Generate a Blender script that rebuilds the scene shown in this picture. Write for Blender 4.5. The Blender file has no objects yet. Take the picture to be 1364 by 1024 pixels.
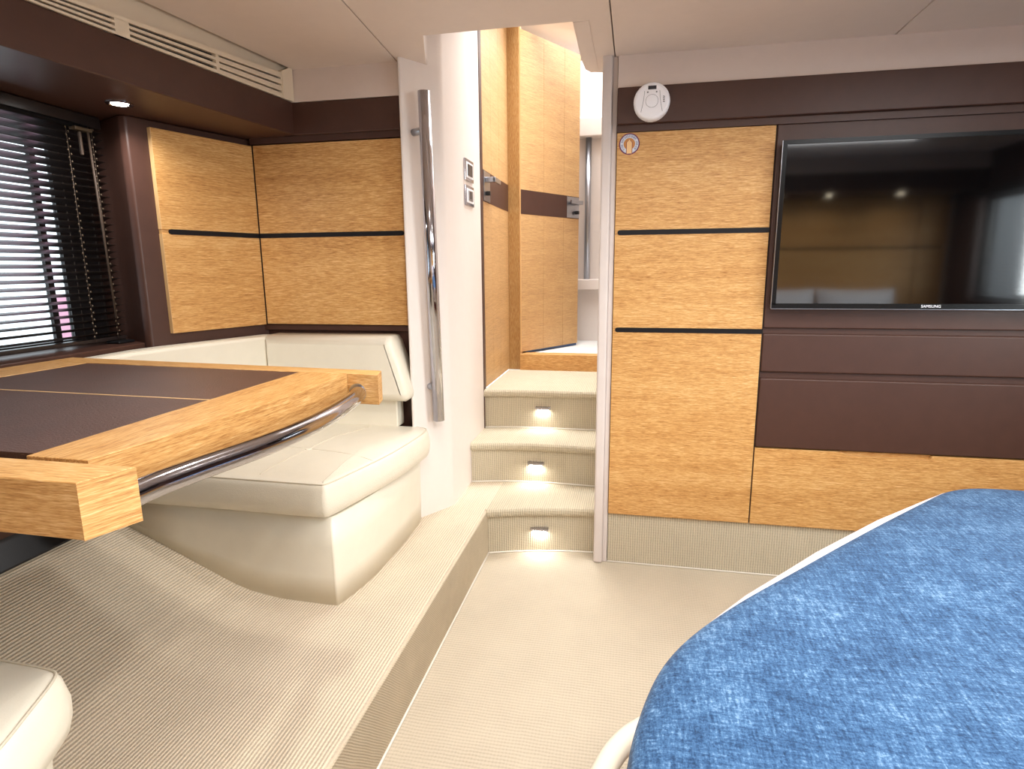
import bpy, bmesh, math, random
from mathutils import Matrix, Vector

random.seed(7)
S = bpy.context.scene
COL = S.collection

# ------------------------------------------------------------------ camera
CAMZ = 1.1332
cd = bpy.data.cameras.new('camera')
cd.sensor_width = 36.0
cd.lens = 21.1036
cd.clip_start = 0.02
cam = bpy.data.objects.new('camera', cd)
COL.objects.link(cam)
_r = Vector((0.98019182, 0.1978886, -0.00800582))
_u = Vector((-0.03011514, 0.18887718, 0.98153884))
_f = Vector((-0.19574747, 0.96185524, -0.19109531))
M = Matrix(((_r.x, _u.x, -_f.x, 0), (_r.y, _u.y, -_f.y, 0), (_r.z, _u.z, -_f.z, CAMZ), (0, 0, 0, 1)))
cam.matrix_world = M
S.camera = cam

# ------------------------------------------------------------------ world, exposure
w = bpy.data.worlds.new('daylight')
S.world = w
w.use_nodes = True
bg = w.node_tree.nodes['Background']
bg.inputs[0].default_value = (0.86, 0.93, 1.0, 1)
bg.inputs[1].default_value = 2.2
S.view_settings.view_transform = 'Standard'
S.view_settings.look = 'None'
S.view_settings.gamma = 1.0
S.view_settings.use_curve_mapping = False
S.view_settings.exposure = 0.30

WARM = (1.0, 0.94, 0.87)
DAY = (0.965, 0.985, 1.0)


def area(name, loc, sx, sy, power, color, rot=(0, 0, 0), spread=180):
    l = bpy.data.lights.new(name, 'AREA')
    l.shape = 'RECTANGLE'
    l.size = sx
    l.size_y = sy
    l.energy = power
    l.color = color
    l.spread = math.radians(spread)
    o = bpy.data.objects.new(name, l)
    COL.objects.link(o)
    o.location = loc
    o.rotation_euler = rot
    return o


# fill light from two added, unseen deck hatches (hatch frames and panes are built further down)
area('hatch_fill', (1.05, 1.00, 1.775), 0.70, 0.70, 14, DAY)
area('hatch_fill', (0.12, 0.45, 1.775), 0.62, 0.62, 16, DAY)
area('window_daylight', (2.42, 0.40, 1.23), 0.6, 1.1, 62, DAY, rot=(0, math.radians(90), 0))
area('passage_daylight', (-0.40, 2.95, 2.395), 0.45, 0.9, 9.5, DAY, spread=90)
area('saloon_daylight', (-0.2, 3.75, 2.395), 1.2, 0.6, 9, DAY)


# ------------------------------------------------------------------ materials
def lin(c):
    return tuple(((x / 255) / 12.92 if x / 255 <= 0.04045 else ((x / 255 + 0.055) / 1.055) ** 2.4) for x in c)


class NT:
    def __init__(s, name):
        s.m = bpy.data.materials.new(name)
        s.m.use_nodes = True
        s.t = s.m.node_tree
        s.b = s.t.nodes['Principled BSDF']
        s._c = None

    def n(s, typ, **kw):
        x = s.t.nodes.new(typ)
        for k, v in kw.items():
            setattr(x, k, v)
        return x

    def l(s, a, b):
        s.t.links.new(a, b)

    def coord(s):
        if s._c is None:
            s._c = s.n('ShaderNodeTexCoord').outputs['Object']
        return s._c

    def mapped(s, scale, rot=(0, 0, 0)):
        m = s.n('ShaderNodeMapping')
        m.inputs['Scale'].default_value = scale
        m.inputs['Rotation'].default_value = rot
        s.l(s.coord(), m.inputs['Vector'])
        return m.outputs[0]

    def noise(s, scale=1.0, vec=None, detail=3, rough=0.6):
        x = s.n('ShaderNodeTexNoise')
        x.inputs['Scale'].default_value = scale
        x.inputs['Detail'].default_value = detail
        x.inputs['Roughness'].default_value = rough
        s.l(vec if vec is not None else s.coord(), x.inputs['Vector'])
        return x.outputs['Fac']

    def ramp(s, fac, stops):
        x = s.n('ShaderNodeValToRGB')
        e = x.color_ramp.elements
        while len(e) < len(stops):
            e.new(0.5)
        for i, (p, c) in enumerate(stops):
            e[i].position = p
            e[i].color = (*c, 1)
        s.l(fac, x.inputs[0])
        return x.outputs[0]

    def math(s, op, a, b=None):
        x = s.n('ShaderNodeMath', operation=op)
        for i, v in enumerate((a, b)):
            if v is None:
                continue
            if isinstance(v, (int, float)):
                x.inputs[i].default_value = v
            else:
                s.l(v, x.inputs[i])
        return x.outputs[0]

    def bump(s, h, strength, dist):
        x = s.n('ShaderNodeBump')
        x.inputs['Strength'].default_value = strength
        x.inputs['Distance'].default_value = dist
        s.l(h, x.inputs['Height'])
        s.l(x.outputs[0], s.b.inputs['Normal'])

    def set(s, rough=0.5, metal=0.0, spec=0.5, color=None):
        s.b.inputs['Roughness'].default_value = rough
        s.b.inputs['Metallic'].default_value = metal
        s.b.inputs['Specular IOR Level'].default_value = spec
        if color is not None:
            s.b.inputs['Base Color'].default_value = (*lin(color), 1)


MATS = {}


def plain(name, color, rough=0.5, metal=0.0, spec=0.5):
    k = NT(name)
    k.set(rough, metal, spec, color)
    MATS[name] = k.m
    return k.m


def soft(name, color, rough, scale, amt, bstr, bdist, spec=0.5, wr=0.0):
    """leather, vinyl, paint: faint mottling and fine relief"""
    k = NT(name)
    k.set(rough, 0, spec)
    c = lin(color)
    f = k.noise(scale * 0.05, detail=4)
    col = k.ramp(f, [(0.3, tuple(x * (1 - amt) for x in c)), (0.7, tuple(min(1, x * (1 + amt)) for x in c))])
    k.l(col, k.b.inputs['Base Color'])
    h = k.noise(scale, detail=4)
    if wr:
        h = k.math('ADD', h, k.math('MULTIPLY', k.noise(9.0, detail=2), wr))
    k.bump(h, bstr, bdist)
    MATS[name] = k.m
    return k.m


def oak(name, axis, tone=1.0, lowx=False, pale=0.0):
    """brushed oak veneer, grain along the given axis"""
    k = NT(name)
    k.set(0.42, 0, 0.35)
    lo = [360, 360, 360]
    lo[axis] = 26
    hi = [760, 760, 760]
    hi[axis] = 55
    br = [16, 16, 16]
    br[axis] = 1.2
    if lowx:
        lo[0], hi[0], br[0] = 2, 6, 0.8
        lo[1] = 13
    a = k.noise(1, k.mapped(lo), 4, 0.65)
    b = k.noise(1, k.mapped(hi), 2, 0.6)
    c = k.noise(1, k.mapped(br), 2, 0.5)
    f = k.math('ADD', k.math('MULTIPLY', a, 0.50), k.math('ADD', k.math('MULTIPLY', b, 0.36), k.math('MULTIPLY', c, 0.16)))
    st = [(0.36, lin((152, 100, 50))), (0.47, lin((194, 142, 82))), (0.55, lin((212, 164, 102))), (0.67, lin((234, 196, 142)))]
    pc = lin((236, 206, 160))
    col = k.ramp(f, [(p, tuple((x * (1 - pale) + q * pale) * tone for x, q in zip(cc, pc))) for p, cc in st])
    k.l(col, k.b.inputs['Base Color'])
    k.bump(f, 0.35, 0.0012)
    MATS[name] = k.m
    return k.m


def carpet(name, sx, sy, color, pitch=0.0085):
    """ribbed loop pile: sx ribs across X, sy rows across Y and Z"""
    k = NT(name)
    k.set(0.95, 0, 0.08)
    sep = k.n('ShaderNodeSeparateXYZ')
    wob = k.noise(14.0, detail=2)
    k.l(k.coord(), sep.inputs[0])
    wx = k.math('SINE', k.math('ADD', k.math('MULTIPLY', sep.outputs[0], 2 * math.pi / pitch), k.math('MULTIPLY', wob, 3.0)))
    yz = k.math('ADD', sep.outputs[1], sep.outputs[2])
    wy = k.math('SINE', k.math('ADD', k.math('MULTIPLY', yz, 2 * math.pi / (pitch * 1.25)), k.math('MULTIPLY', wob, 5.0)))
    fine = k.noise(330.0, detail=3, rough=0.7)
    blot = k.noise(7.0, detail=3)
    h = k.math('ADD', k.math('MULTIPLY', wx, sx), k.math('MULTIPLY', wy, sy))
    h = k.math('ADD', k.math('MULTIPLY', h, 0.5), k.math('MULTIPLY', fine, 1.1))
    g = k.math('ADD', k.math('MULTIPLY', h, 0.55), k.math('MULTIPLY', blot, 0.25))
    c = lin(color)
    col = k.ramp(g, [(0.1, tuple(x * 0.66 for x in c)), (0.42, tuple(x * 0.93 for x in c)), (0.8, tuple(min(1, x * 1.12) for x in c))])
    k.l(col, k.b.inputs['Base Color'])
    k.bump(h, 0.7, 0.0025)
    MATS[name] = k.m
    return k.m


def denim(name):
    k = NT(name)
    k.set(0.95, 0, 0.1)
    k.b.inputs['Sheen Weight'].default_value = 0.1
    rz = (0, 0, math.radians(-42))
    a = k.noise(1, k.mapped((200, 36, 120), rz), 4, 0.72)
    b = k.noise(1, k.mapped((36, 210, 120), rz), 4, 0.72)
    c = k.noise(9.0, detail=4, rough=0.65)
    d = k.noise(300.0, detail=2, rough=0.7)
    f = k.math('ADD', k.math('MULTIPLY', a, 0.32), k.math('MULTIPLY', b, 0.28))
    f = k.math('ADD', f, k.math('ADD', k.math('MULTIPLY', c, 0.18), k.math('MULTIPLY', d, 0.24)))
    col = k.ramp(f, [(0.39, lin((24, 45, 72))), (0.47, lin((42, 70, 104))), (0.54, lin((63, 96, 132))), (0.65, lin((122, 152, 182)))])
    k.l(col, k.b.inputs['Base Color'])
    k.bump(f, 0.5, 0.003)
    MATS[name] = k.m
    return k.m


def emit(name, color, strength):
    k = NT(name)
    k.set(0.3, 0, 0.5, (240, 240, 240))
    k.b.inputs['Emission Color'].default_value = (*color, 1)
    k.b.inputs['Emission Strength'].default_value = strength
    MATS[name] = k.m
    return k.m


OAKX, OAKY, OAKZ = oak('oak_grain_x', 0), oak('oak_grain_y', 1), oak('oak_grain_z', 2)
OAKB = oak('oak_band', 1, 1.0, True)
OAKJ = oak('oak_shaded_jamb', 2, 0.66)  # darker oak copy: the jamb's shade is put into its colour
OAKS = oak('oak_side_shaded', 1, 0.84, True)  # oak darkened in tone to stand in for shade on the table side
OAKD = oak('oak_door', 1, 0.86, True, 0.28)
OAKE = plain('oak_edge', (226, 184, 128), 0.5)
BROWN = soft('brown_leather', (74, 48, 39), 0.42, 420, 0.06, 0.12, 0.0015, 0.4)
BROWNT = soft('brown_table_leather', (84, 56, 46), 0.40, 240, 0.14, 0.5, 0.003, 0.6)
VINYL = soft('white_vinyl', (224, 209, 199), 0.55, 500, 0.015, 0.05, 0.001, 0.3)
VINYLP = soft('passage_vinyl', (232, 222, 215), 0.5, 500, 0.01, 0.05, 0.001, 0.3)
POSTM = soft('post_vinyl', (214, 203, 198), 0.5, 500, 0.015, 0.05, 0.001, 0.3)
CREAM = soft('cream_leather', (230, 222, 204), 0.34, 320, 0.02, 0.10, 0.002, 0.5, wr=0.0)
CREAMW = soft('cream_leather_worn', (230, 222, 204), 0.32, 320, 0.02, 0.22, 0.006, 0.5, wr=1.6)
CREAMP = plain('cream_plastic', (226, 210, 186), 0.4)
SEAM = plain('seam_thread', (212, 201, 180), 0.6)
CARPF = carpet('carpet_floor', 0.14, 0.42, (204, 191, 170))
CARPP = carpet('carpet_platform_lightened', 0.9, 0.10, (222, 206, 182))  # floor carpet in a paler colour, standing in for light under the table
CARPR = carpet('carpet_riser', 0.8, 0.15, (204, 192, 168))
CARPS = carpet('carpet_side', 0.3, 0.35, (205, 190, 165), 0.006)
PIPE = plain('carpet_binding', (232, 226, 214), 0.8)
CHROME = plain('chrome', (186, 186, 194), 0.09, 1.0)
STEEL = plain('brushed_steel', (176, 180, 188), 0.28, 1.0)
INLAY = plain('black_inlay', (17, 15, 19), 0.5, 0, 0.25)
GAP = plain('shadow_gap', (20, 14, 13), 0.8)
BLACK = plain('black_plastic', (22, 22, 24), 0.35)
SLAT = plain('blind_slat', (38, 30, 28), 0.32)
CORD = plain('blind_cord', (74, 58, 46), 0.6)
BEAD = plain('brass_bead', (92, 76, 58), 0.5, 0.3)
FRAME = plain('window_frame', (30, 26, 26), 0.4)
SCREEN = plain('tv_screen', (5, 5, 6), 0.06, 0, 1.0)
BEZEL = plain('tv_bezel', (9, 9, 11), 0.28, 0, 0.22)
WHITE = plain('white_plastic', (250, 250, 255), 0.4)
GREYP = plain('grey_mark', (120, 120, 128), 0.5)
DISP = plain('dark_display', (40, 42, 50), 0.2)
DENIM = denim('blue_chenille')
SHEET = soft('white_sheet', (214, 204, 206), 0.8, 200, 0.01, 0.1, 0.001, 0.1)
PILLOW = soft('pillow_cotton', (228, 226, 230), 0.85, 160, 0.02, 0.15, 0.002, 0.1)
RED = plain('burgundy', (112, 42, 38), 0.6)
STKR = plain('sticker_red', (120, 30, 60), 0.4)
STKB = plain('sticker_blue', (52, 62, 128), 0.4)
STKW = plain('sticker_pale', (214, 216, 226), 0.4)
STKO = plain('sticker_orange', (196, 128, 56), 0.4)
STKC = plain('sticker_bottle', (238, 196, 138), 0.4)
WCARP = carpet('white_carpet', 0.1, 0.1, (240, 238, 234))
PINK = plain('pink_paint', (206, 150, 170), 0.7)
NAVY = plain('navy_strip', (46, 74, 116), 0.5)
LENS = emit('lamp_lens', (1, 0.97, 0.93), 30)
LENSW = emit('warm_lamp_lens', (1, 0.86, 0.62), 30)
STEPL = emit('step_lamp_lens', (1, 0.97, 0.92), 22)
PANE = emit('glowing_roof_pane', (1, 0.99, 0.97), 1.3)  # glowing pane for the added fill hatches and the passage skylight
k = NT('window_glass')
_t = k.n('ShaderNodeBsdfTransparent')
_t.inputs[0].default_value = (0.94, 0.97, 0.97, 1)
_g = k.n('ShaderNodeBsdfGlossy')
_g.inputs['Roughness'].default_value = 0.02
_m = k.n('ShaderNodeMixShader')
_m.inputs[0].default_value = 0.07
k.l(_t.outputs[0], _m.inputs[1])
k.l(_g.outputs[0], _m.inputs[2])
k.l(_m.outputs[0], k.t.nodes['Material Output'].inputs['Surface'])
GLASS = k.m


# ------------------------------------------------------------------ mesh helpers
def tag(o, label, cat, group=None, kind=None):
    o['label'] = label
    if cat:
        o['category'] = cat
    if group:
        o['group'] = group
    if kind:
        o['kind'] = kind
    return o


def thing(name, loc, label, cat, group=None, kind=None):
    o = bpy.data.objects.new(name, None)
    COL.objects.link(o)
    o.location = loc
    o.empty_display_size = 0.05
    return tag(o, label, cat, group, kind)


def root_loc(p):
    # meshes are built in world coordinates, so only an Empty shifts its children
    return p.location.copy() if p.type == 'EMPTY' else Vector((0, 0, 0))


def link(name, me, mat, parent=None, label=None, bevel=0.0, seg=2, smooth=False, angle=50):
    o = bpy.data.objects.new(name, me)
    COL.objects.link(o)
    me.materials.append(mat)
    if parent is not None:
        o.parent = parent
        # vertices are in world coordinates: undo the parents' placement
        o.matrix_parent_inverse = Matrix.Translation(-root_loc(parent))
    if bevel:
        b = o.modifiers.new('bevel', 'BEVEL')
        b.width = bevel
        b.segments = seg
        b.limit_method = 'ANGLE'
        b.angle_limit = math.radians(30)
        smooth = True
    if smooth:
        for p in me.polygons:
            p.use_smooth = True
        if bevel:
            wn = o.modifiers.new('normals', 'WEIGHTED_NORMAL')
            wn.keep_sharp = False
    if label:
        o['label'] = label
    return o


def mesh(name, vs, fs):
    me = bpy.data.meshes.new(name)
    me.from_pydata([tuple(v) for v in vs], [], fs)
    me.update()
    bm = bmesh.new()
    bm.from_mesh(me)
    bmesh.ops.recalc_face_normals(bm, faces=bm.faces[:])
    bm.to_mesh(me)
    bm.free()
    return me


def boxdata(x0, x1, y0, y1, z0, z1):
    vs = [(x, y, z) for z in (z0, z1) for y in (y0, y1) for x in (x0, x1)]
    fs = [(0, 1, 3, 2), (4, 5, 7, 6), (0, 1, 5, 4), (2, 3, 7, 6), (0, 2, 6, 4), (1, 3, 7, 5)]
    return vs, fs


def box(name, x0, x1, y0, y1, z0, z1, mat, parent=None, bevel=0.0, seg=2, label=None):
    return link(name, mesh(name, *boxdata(x0, x1, y0, y1, z0, z1)), mat, parent, label, bevel, seg)


def boxes(name, lst, mat, parent=None, bevel=0.0, label=None):
    V, F = [], []
    for b in lst:
        vs, fs = boxdata(*b)
        n = len(V)
        V += vs
        F += [tuple(i + n for i in f) for f in fs]
    return link(name, mesh(name, V, F), mat, parent, label, bevel)


def prismdata(poly, z0, z1, axis=2):
    """extrude a polygon; axis 2: poly (x,y), 1: poly (x,z) along y, 0: poly (y,z) along x.
    z0/z1 may be lists with one value per polygon vertex"""
    n = len(poly)
    A = z0 if isinstance(z0, (list, tuple)) else [z0] * n
    B = z1 if isinstance(z1, (list, tuple)) else [z1] * n

    def P(p, h):
        if axis == 2:
            return (p[0], p[1], h)
        if axis == 1:
            return (p[0], h, p[1])
        return (h, p[0], p[1])
    vs = [P(p, a) for p, a in zip(poly, A)] + [P(p, b) for p, b in zip(poly, B)]
    fs = [tuple(range(n)), tuple(range(2 * n - 1, n - 1, -1))]
    fs += [(i, (i + 1) % n, (i + 1) % n + n, i + n) for i in range(n)]
    return vs, fs


def prism(name, poly, z0, z1, mat, parent=None, axis=2, bevel=0.0, seg=2, label=None):
    return link(name, mesh(name, *prismdata(poly, z0, z1, axis)), mat, parent, label, bevel, seg)


def slabline(a, b, t, z0, z1):
    """plan rectangle of thickness t behind the line a-b (to its left side)"""
    d = Vector((b[0] - a[0], b[1] - a[1])).normalized()
    nrm = Vector((-d.y, d.x)) * t
    return [a, b, (b[0] + nrm.x, b[1] + nrm.y), (a[0] + nrm.x, a[1] + nrm.y)]


def catmull(pts, n=6):
    out = []
    P = [Vector(p) for p in pts]
    for i in range(len(P) - 1):
        p0 = P[max(i - 1, 0)]
        p1, p2 = P[i], P[i + 1]
        p3 = P[min(i + 2, len(P) - 1)]
        for j in range(n):
            t = j / n
            out.append(0.5 * ((2 * p1) + (p2 - p0) * t + (2 * p0 - 5 * p1 + 4 * p2 - p3) * t * t + (3 * p1 - p0 - 3 * p2 + p3) * t ** 3))
    out.append(P[-1])
    return out


def tubedata(path, rad, seg=16):
    path = [Vector(p) for p in path]
    vs, fs = [], []
    prev = None
    for i, p in enumerate(path):
        d = (path[min(i + 1, len(path) - 1)] - path[max(i - 1, 0)]).normalized()
        if prev is None:
            a = Vector((0, 0, 1)) if abs(d.z) < 0.9 else Vector((1, 0, 0))
            n = (a - d * a.dot(d)).normalized()
        else:
            n = (prev - d * prev.dot(d)).normalized()
        prev = n
        b = d.cross(n)
        for j in range(seg):
            t = 2 * math.pi * j / seg
            vs.append(p + (n * math.cos(t) + b * math.sin(t)) * rad)
    for i in range(len(path) - 1):
        for j in range(seg):
            fs.append((i * seg + j, i * seg + (j + 1) % seg, (i + 1) * seg + (j + 1) % seg, (i + 1) * seg + j))
    fs.append(tuple(range(seg - 1, -1, -1)))
    fs.append(tuple((len(path) - 1) * seg + j for j in range(seg)))
    return vs, fs


def tube(name, path, rad, mat, parent=None, seg=16, label=None):
    o = link(name, mesh(name, *tubedata(path, rad, seg)), mat, parent, label, smooth=True)
    return o


def shade_flat_caps(o):
    for p in o.data.polygons:
        if len(p.vertices) > 4:
            p.use_smooth = False


def lathe(name, prof, origin, axis, mat, parent=None, seg=40, label=None, xdir=None):
    """revolve (radius, height) profile around axis"""
    ax = Vector(axis).normalized()
    a = Vector(xdir) if xdir else (Vector((0, 0, 1)) if abs(ax.z) < 0.9 else Vector((1, 0, 0)))
    n = (a - ax * a.dot(ax)).normalized()
    b = ax.cross(n)
    o = Vector(origin)
    vs, fs = [], []
    for r_, h in prof:
        for j in range(seg):
            t = 2 * math.pi * j / seg
            vs.append(o + ax * h + (n * math.cos(t) + b * math.sin(t)) * r_)
    for i in range(len(prof) - 1):
        for j in range(seg):
            fs.append((i * seg + j, i * seg + (j + 1) % seg, (i + 1) * seg + (j + 1) % seg, (i + 1) * seg + j))
    fs.append(tuple(range(seg - 1, -1, -1)))
    fs.append(tuple((len(prof) - 1) * seg + j for j in range(seg)))
    return link(name, mesh(name, vs, fs), mat, parent, label, smooth=False)


def textdata(body, size):
    c = bpy.data.curves.new('lettering', 'FONT')
    c.body = body
    c.size = size
    c.align_x = 'CENTER'
    c.align_y = 'CENTER'
    t = bpy.data.objects.new('lettering', c)
    COL.objects.link(t)
    bpy.context.view_layer.update()
    me = bpy.data.meshes.new_from_object(t)
    vs = [v.co.copy() for v in me.vertices]
    fs = [tuple(p.vertices) for p in me.polygons]
    bpy.data.objects.remove(t)
    bpy.data.curves.remove(c)
    bpy.data.meshes.remove(me)
    return vs, fs


CEIL = 1.822
PLAT = 0.191
# carpet runs up the hull side: quadratic blend into the slope
FILLET = [(-0.956 - 0.025 * i, 0.04235 * (i / 8) ** 2) for i in range(9)]
ZP = 2.42          # ceiling over the passage


# =================================================================== STRUCTURE
# ------------------------------------------------------------------ floors
fl = box('floor', -0.56, 2.2, -0.55, 2.30, -0.05, 0.0, CARPF)
tag(fl, 'beige looped carpet of the sunken cabin floor below the platform', 'floor', kind='structure')

pf = thing('raised_platform', (-1.0, 1.0, 0), 'beige ribbed carpet platform under the dining corner', 'platform', kind='structure')
RISE1 = [(-0.551, 2.189), (-0.45, 2.222), (-0.353, 2.243), (-0.25, 2.262), (-0.141, 2.272), (-0.085, 2.275)]
# platform top with the slope along the hull (profile in X-Z, run along Y)
prism('platform_top', [(-0.551, 0.0), (-0.551, PLAT - 0.012), (-0.5545, PLAT - 0.003), (-0.563, PLAT), *[(x_, PLAT + h_) for x_, h_ in FILLET], (-1.56, PLAT + 0.2135), (-1.66, PLAT + 0.25), (-1.70, 0.0)], -0.55, 2.18, CARPP, pf, axis=1)
box('platform_top', -0.86, -0.5512, 2.18, 2.60, 0.0, PLAT, CARPP, pf)
box('platform_side', -0.5515, -0.5485, -0.55, 2.188, 0.0, PLAT - 0.008, CARPS, pf)
tube('edge_binding', [(-0.547, -0.5, 0.003), (-0.547, 2.186, 0.003)], 0.0035, PIPE, pf, 8)

# ------------------------------------------------------------------ staircase
st = thing('staircase', (-0.35, 2.4, 0), 'three carpeted steps curving up to the passage', 'steps', kind='structure')
RISE2 = [(-0.69, 2.475), (-0.57, 2.503), (-0.446, 2.518), (-0.3, 2.52), (-0.147, 2.512), (-0.085, 2.507)]
RISE3 = [(-0.69, 2.735), (-0.57, 2.757), (-0.437, 2.765), (-0.3, 2.768), (-0.165, 2.77), (-0.085, 2.77)]


def make_step(rise, z0, z1, yback, extra=0.018):
    pts = [(p.x, p.y) for p in catmull([(a, b, 0) for a, b in rise], 4)]
    xl, xr = pts[0][0], pts[-1][0]
    body = pts + [(xr, yback), (xl, yback)]
    s = prism('step', body, z0, z1 - 0.03, CARPR, st)
    # tread with a rounded nose
    vs, fs = [], []
    prof = [(0.0, -0.034), (-extra * 0.75, -0.032), (-extra, -0.022), (-extra, -0.010), (-extra * 0.7, -0.002), (-extra * 0.2, 0.0)]
    n = len(pts)
    for dy, dz in prof:
        vs += [(x, y + dy, z1 + dz) for x, y in pts]
    m = len(prof)
    for i in range(m - 1):
        for j in range(n - 1):
            fs.append((i * n + j, i * n + j + 1, (i + 1) * n + j + 1, (i + 1) * n + j))
    k0 = len(vs)
    vs += [(xl, yback, z1), (xr, yback, z1), (xl, yback, z1 - 0.034), (xr, yback, z1 - 0.034)]
    fs.append(tuple((m - 1) * n + j for j in range(n)) + (k0 + 1, k0))
    fs.append(tuple(range(n - 1, -1, -1)) + (k0 + 2, k0 + 3))
    fs.append(tuple(i * n for i in range(m)) + (k0, k0 + 2))
    fs.append(tuple(i * n + n - 1 for i in range(m)) + (k0 + 1, k0 + 3))
    fs.append((k0, k0 + 1, k0 + 3, k0 + 2))
    t = link('tread', mesh('tread', vs, fs), CARPR, s)
    tube('edge_binding', [(x, y - 0.004, z0 + 0.003) for x, y in pts], 0.0032, PIPE, s, 8)
    return s


make_step(RISE1, 0.0, PLAT, 2.56)
make_step(RISE2, PLAT, 0.374, 2.80)
make_step(RISE3, 0.374, 0.562, 3.31)

# ------------------------------------------------------------------ bulkhead with the television
wr = thing('wall_front_right', (1.0, 2.26, 0), 'dark brown padded bulkhead wall behind the television', 'wall', kind='structure')
box('wall_core', -0.085, 2.2, 2.235, 2.30, 0.0, CEIL + 0.02, GAP, wr)
bb = thing('baseboard_front_right', (1.0, 2.22, 0), 'ribbed carpet kick board below the oak locker and drawer', 'kick board', kind='structure')
box('carpet_kick', -0.0745, 2.2, 2.208, 2.236, 0.0, 0.204, CARPR, bb)
tube('edge_binding', [(-0.0745, 2.2045, 0.003), (2.15, 2.2045, 0.003)], 0.0032, PIPE, bb, 8)
wq = thing('trim_3', (1.3, 2.22, 0.49), 'dark brown padded leather panels around the television', 'wall panels', kind='structure')
wx = thing('trim_4', (1.0, 2.2, 1.58), 'dark brown pelmet and pale crown band above the locker and television', 'pelmet', kind='structure')
box('padded_panel', 0.4385, 2.15, 2.197, 2.236, 0.496, 0.747, BROWN, wq, 0.006, 3)
box('padded_panel', 0.4385, 2.15, 2.200, 2.236, 0.768, 0.903, BROWN, wq, 0.006, 3)
box('padded_panel', 0.4385, 2.15, 2.200, 2.236, 0.922, 1.598, BROWN, wq, 0.004, 3)
box('groove', 0.4385, 2.15, 2.212, 2.236, 0.496, 0.93, BROWN, wq)
box('pelmet', -0.0755, 2.15, 2.172, 2.236, 1.602, 1.717, BROWN, wx, 0.004, 3)
box('pelmet_underlay', -0.0755, 2.15, 2.190, 2.236, 1.580, 1.604, BROWN, wx)
prism('crown_panel', [(2.186, 1.7175), (2.236, 1.7175), (2.236, CEIL), (2.196, CEIL)], -0.0755, 2.15, VINYL, wx, axis=0)

# ------------------------------------------------------------------ doorway post on the right of the steps
tp = thing('trim_1', (-0.1, 2.2, 0), 'pale lilac vinyl post between the steps and the oak locker', 'post', kind='structure')
box('post_face', -0.1275, -0.0935, 2.186, 2.30, 0.0, CEIL + 0.02, POSTM, tp, 0.008, 3)
box('post_groove', -0.0935, -0.0765, 2.204, 2.30, 0.0, CEIL, POSTM, tp, 0.002)
pr = box('wall_passage_right', -0.0855, -0.05, 2.30, 3.36, 0.0, ZP, VINYLP)
tag(pr, 'white vinyl side wall of the stair passage behind the locker', 'wall', kind='structure')

# ------------------------------------------------------------------ wall behind the settee
ws = thing('wall_front_left', (-1.1, 2.12, PLAT), 'dark brown leather wall with oak panels behind the settee', 'wall', kind='structure')
box('wall_core', -1.80, -0.795, 2.118, 2.16, PLAT, CEIL + 0.02, BROWN, ws)
box('panel', -1.3925, -0.7985, 2.098, 2.118, 0.927, 1.251, OAKX, ws, 0.0015)
box('panel', -1.3925, -0.7985, 2.098, 2.118, 1.265, 1.580, OAKX, ws, 0.0015)


def inlaypoly(x0, x1, z, h, left=True, right=True):
    p = []
    for i in range(9):
        a = math.pi / 2 + math.pi * i / 8
        p.append((x0 + h + h * math.cos(a), z + h * math.sin(a)) if left else None)
    if not left:
        p = [(x0, z + h), (x0, z - h)]
    q = []
    for i in range(9):
        a = -math.pi / 2 + math.pi * i / 8
        q.append((x1 - h + h * math.cos(a), z + h * math.sin(a)))
    if not right:
        q = [(x1, z - h), (x1, z + h)]
    return p + q


box('groove_bed', -1.39, -0.800, 2.101, 2.119, 1.249, 1.267, OAKX, ws)
prism('inlay', inlaypoly(-1.392, -0.818, 1.258, 0.0085, left=False), 2.0965, 2.103, INLAY, ws, axis=1)
box('corner_gap', -1.396, -1.3925, 2.099, 2.118, 0.927, 1.58, INLAY, ws)
box('rail_strip', -1.42, -0.7975, 2.106, 2.119, 0.902, 0.926, BROWN, ws, 0.003)
box('pelmet', -1.26, -0.7975, 2.078, 2.119, 1.604, 1.712, BROWN, ws, 0.004, 3)
box('pelmet_underlay', -1.40, -0.7975, 2.092, 2.119, 1.583, 1.606, BROWN, ws)
prism('crown_panel', [(2.076, 1.7125), (2.119, 1.7125), (2.119, CEIL), (2.088, CEIL)], -1.26, -0.7975, VINYL, ws, axis=0)

# ------------------------------------------------------------------ passage wall left (post with facet)
wp = thing('wall_passage_left', (-0.75, 2.4, PLAT), 'white vinyl wall with angled face beside the steps', 'wall', kind='structure')
prism('wall_core', [(-0.797, 2.045), (-0.787, 2.045), (-0.704, 2.178), (-0.696, 2.196), (-0.692, 2.215), (-0.691, 2.722), (-0.80, 2.722)], 0.10, ZP, VINYLP, wp, bevel=0.004)
box('edge_strip', -0.76, -0.6885, 2.722, 2.762, 0.37, ZP, BROWN, wp, 0.002)

# ------------------------------------------------------------------ hull wall left
wl = thing('wall_left', (-1.6, 1.5, PLAT), 'dark brown leather hull side wall around the window', 'wall', kind='structure')
# path behind the oak panel to the window reveal
A0, A1 = (-1.3965, 2.0975), (-1.5150, 1.7500)
da = Vector((A1[0] - A0[0], A1[1] - A0[1])).normalized()
na = Vector((da.y, -da.x))
if na.x > 0:
    na = -na


def off(p, d):
    return (p[0] + na.x * d, p[1] + na.y * d)


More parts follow.
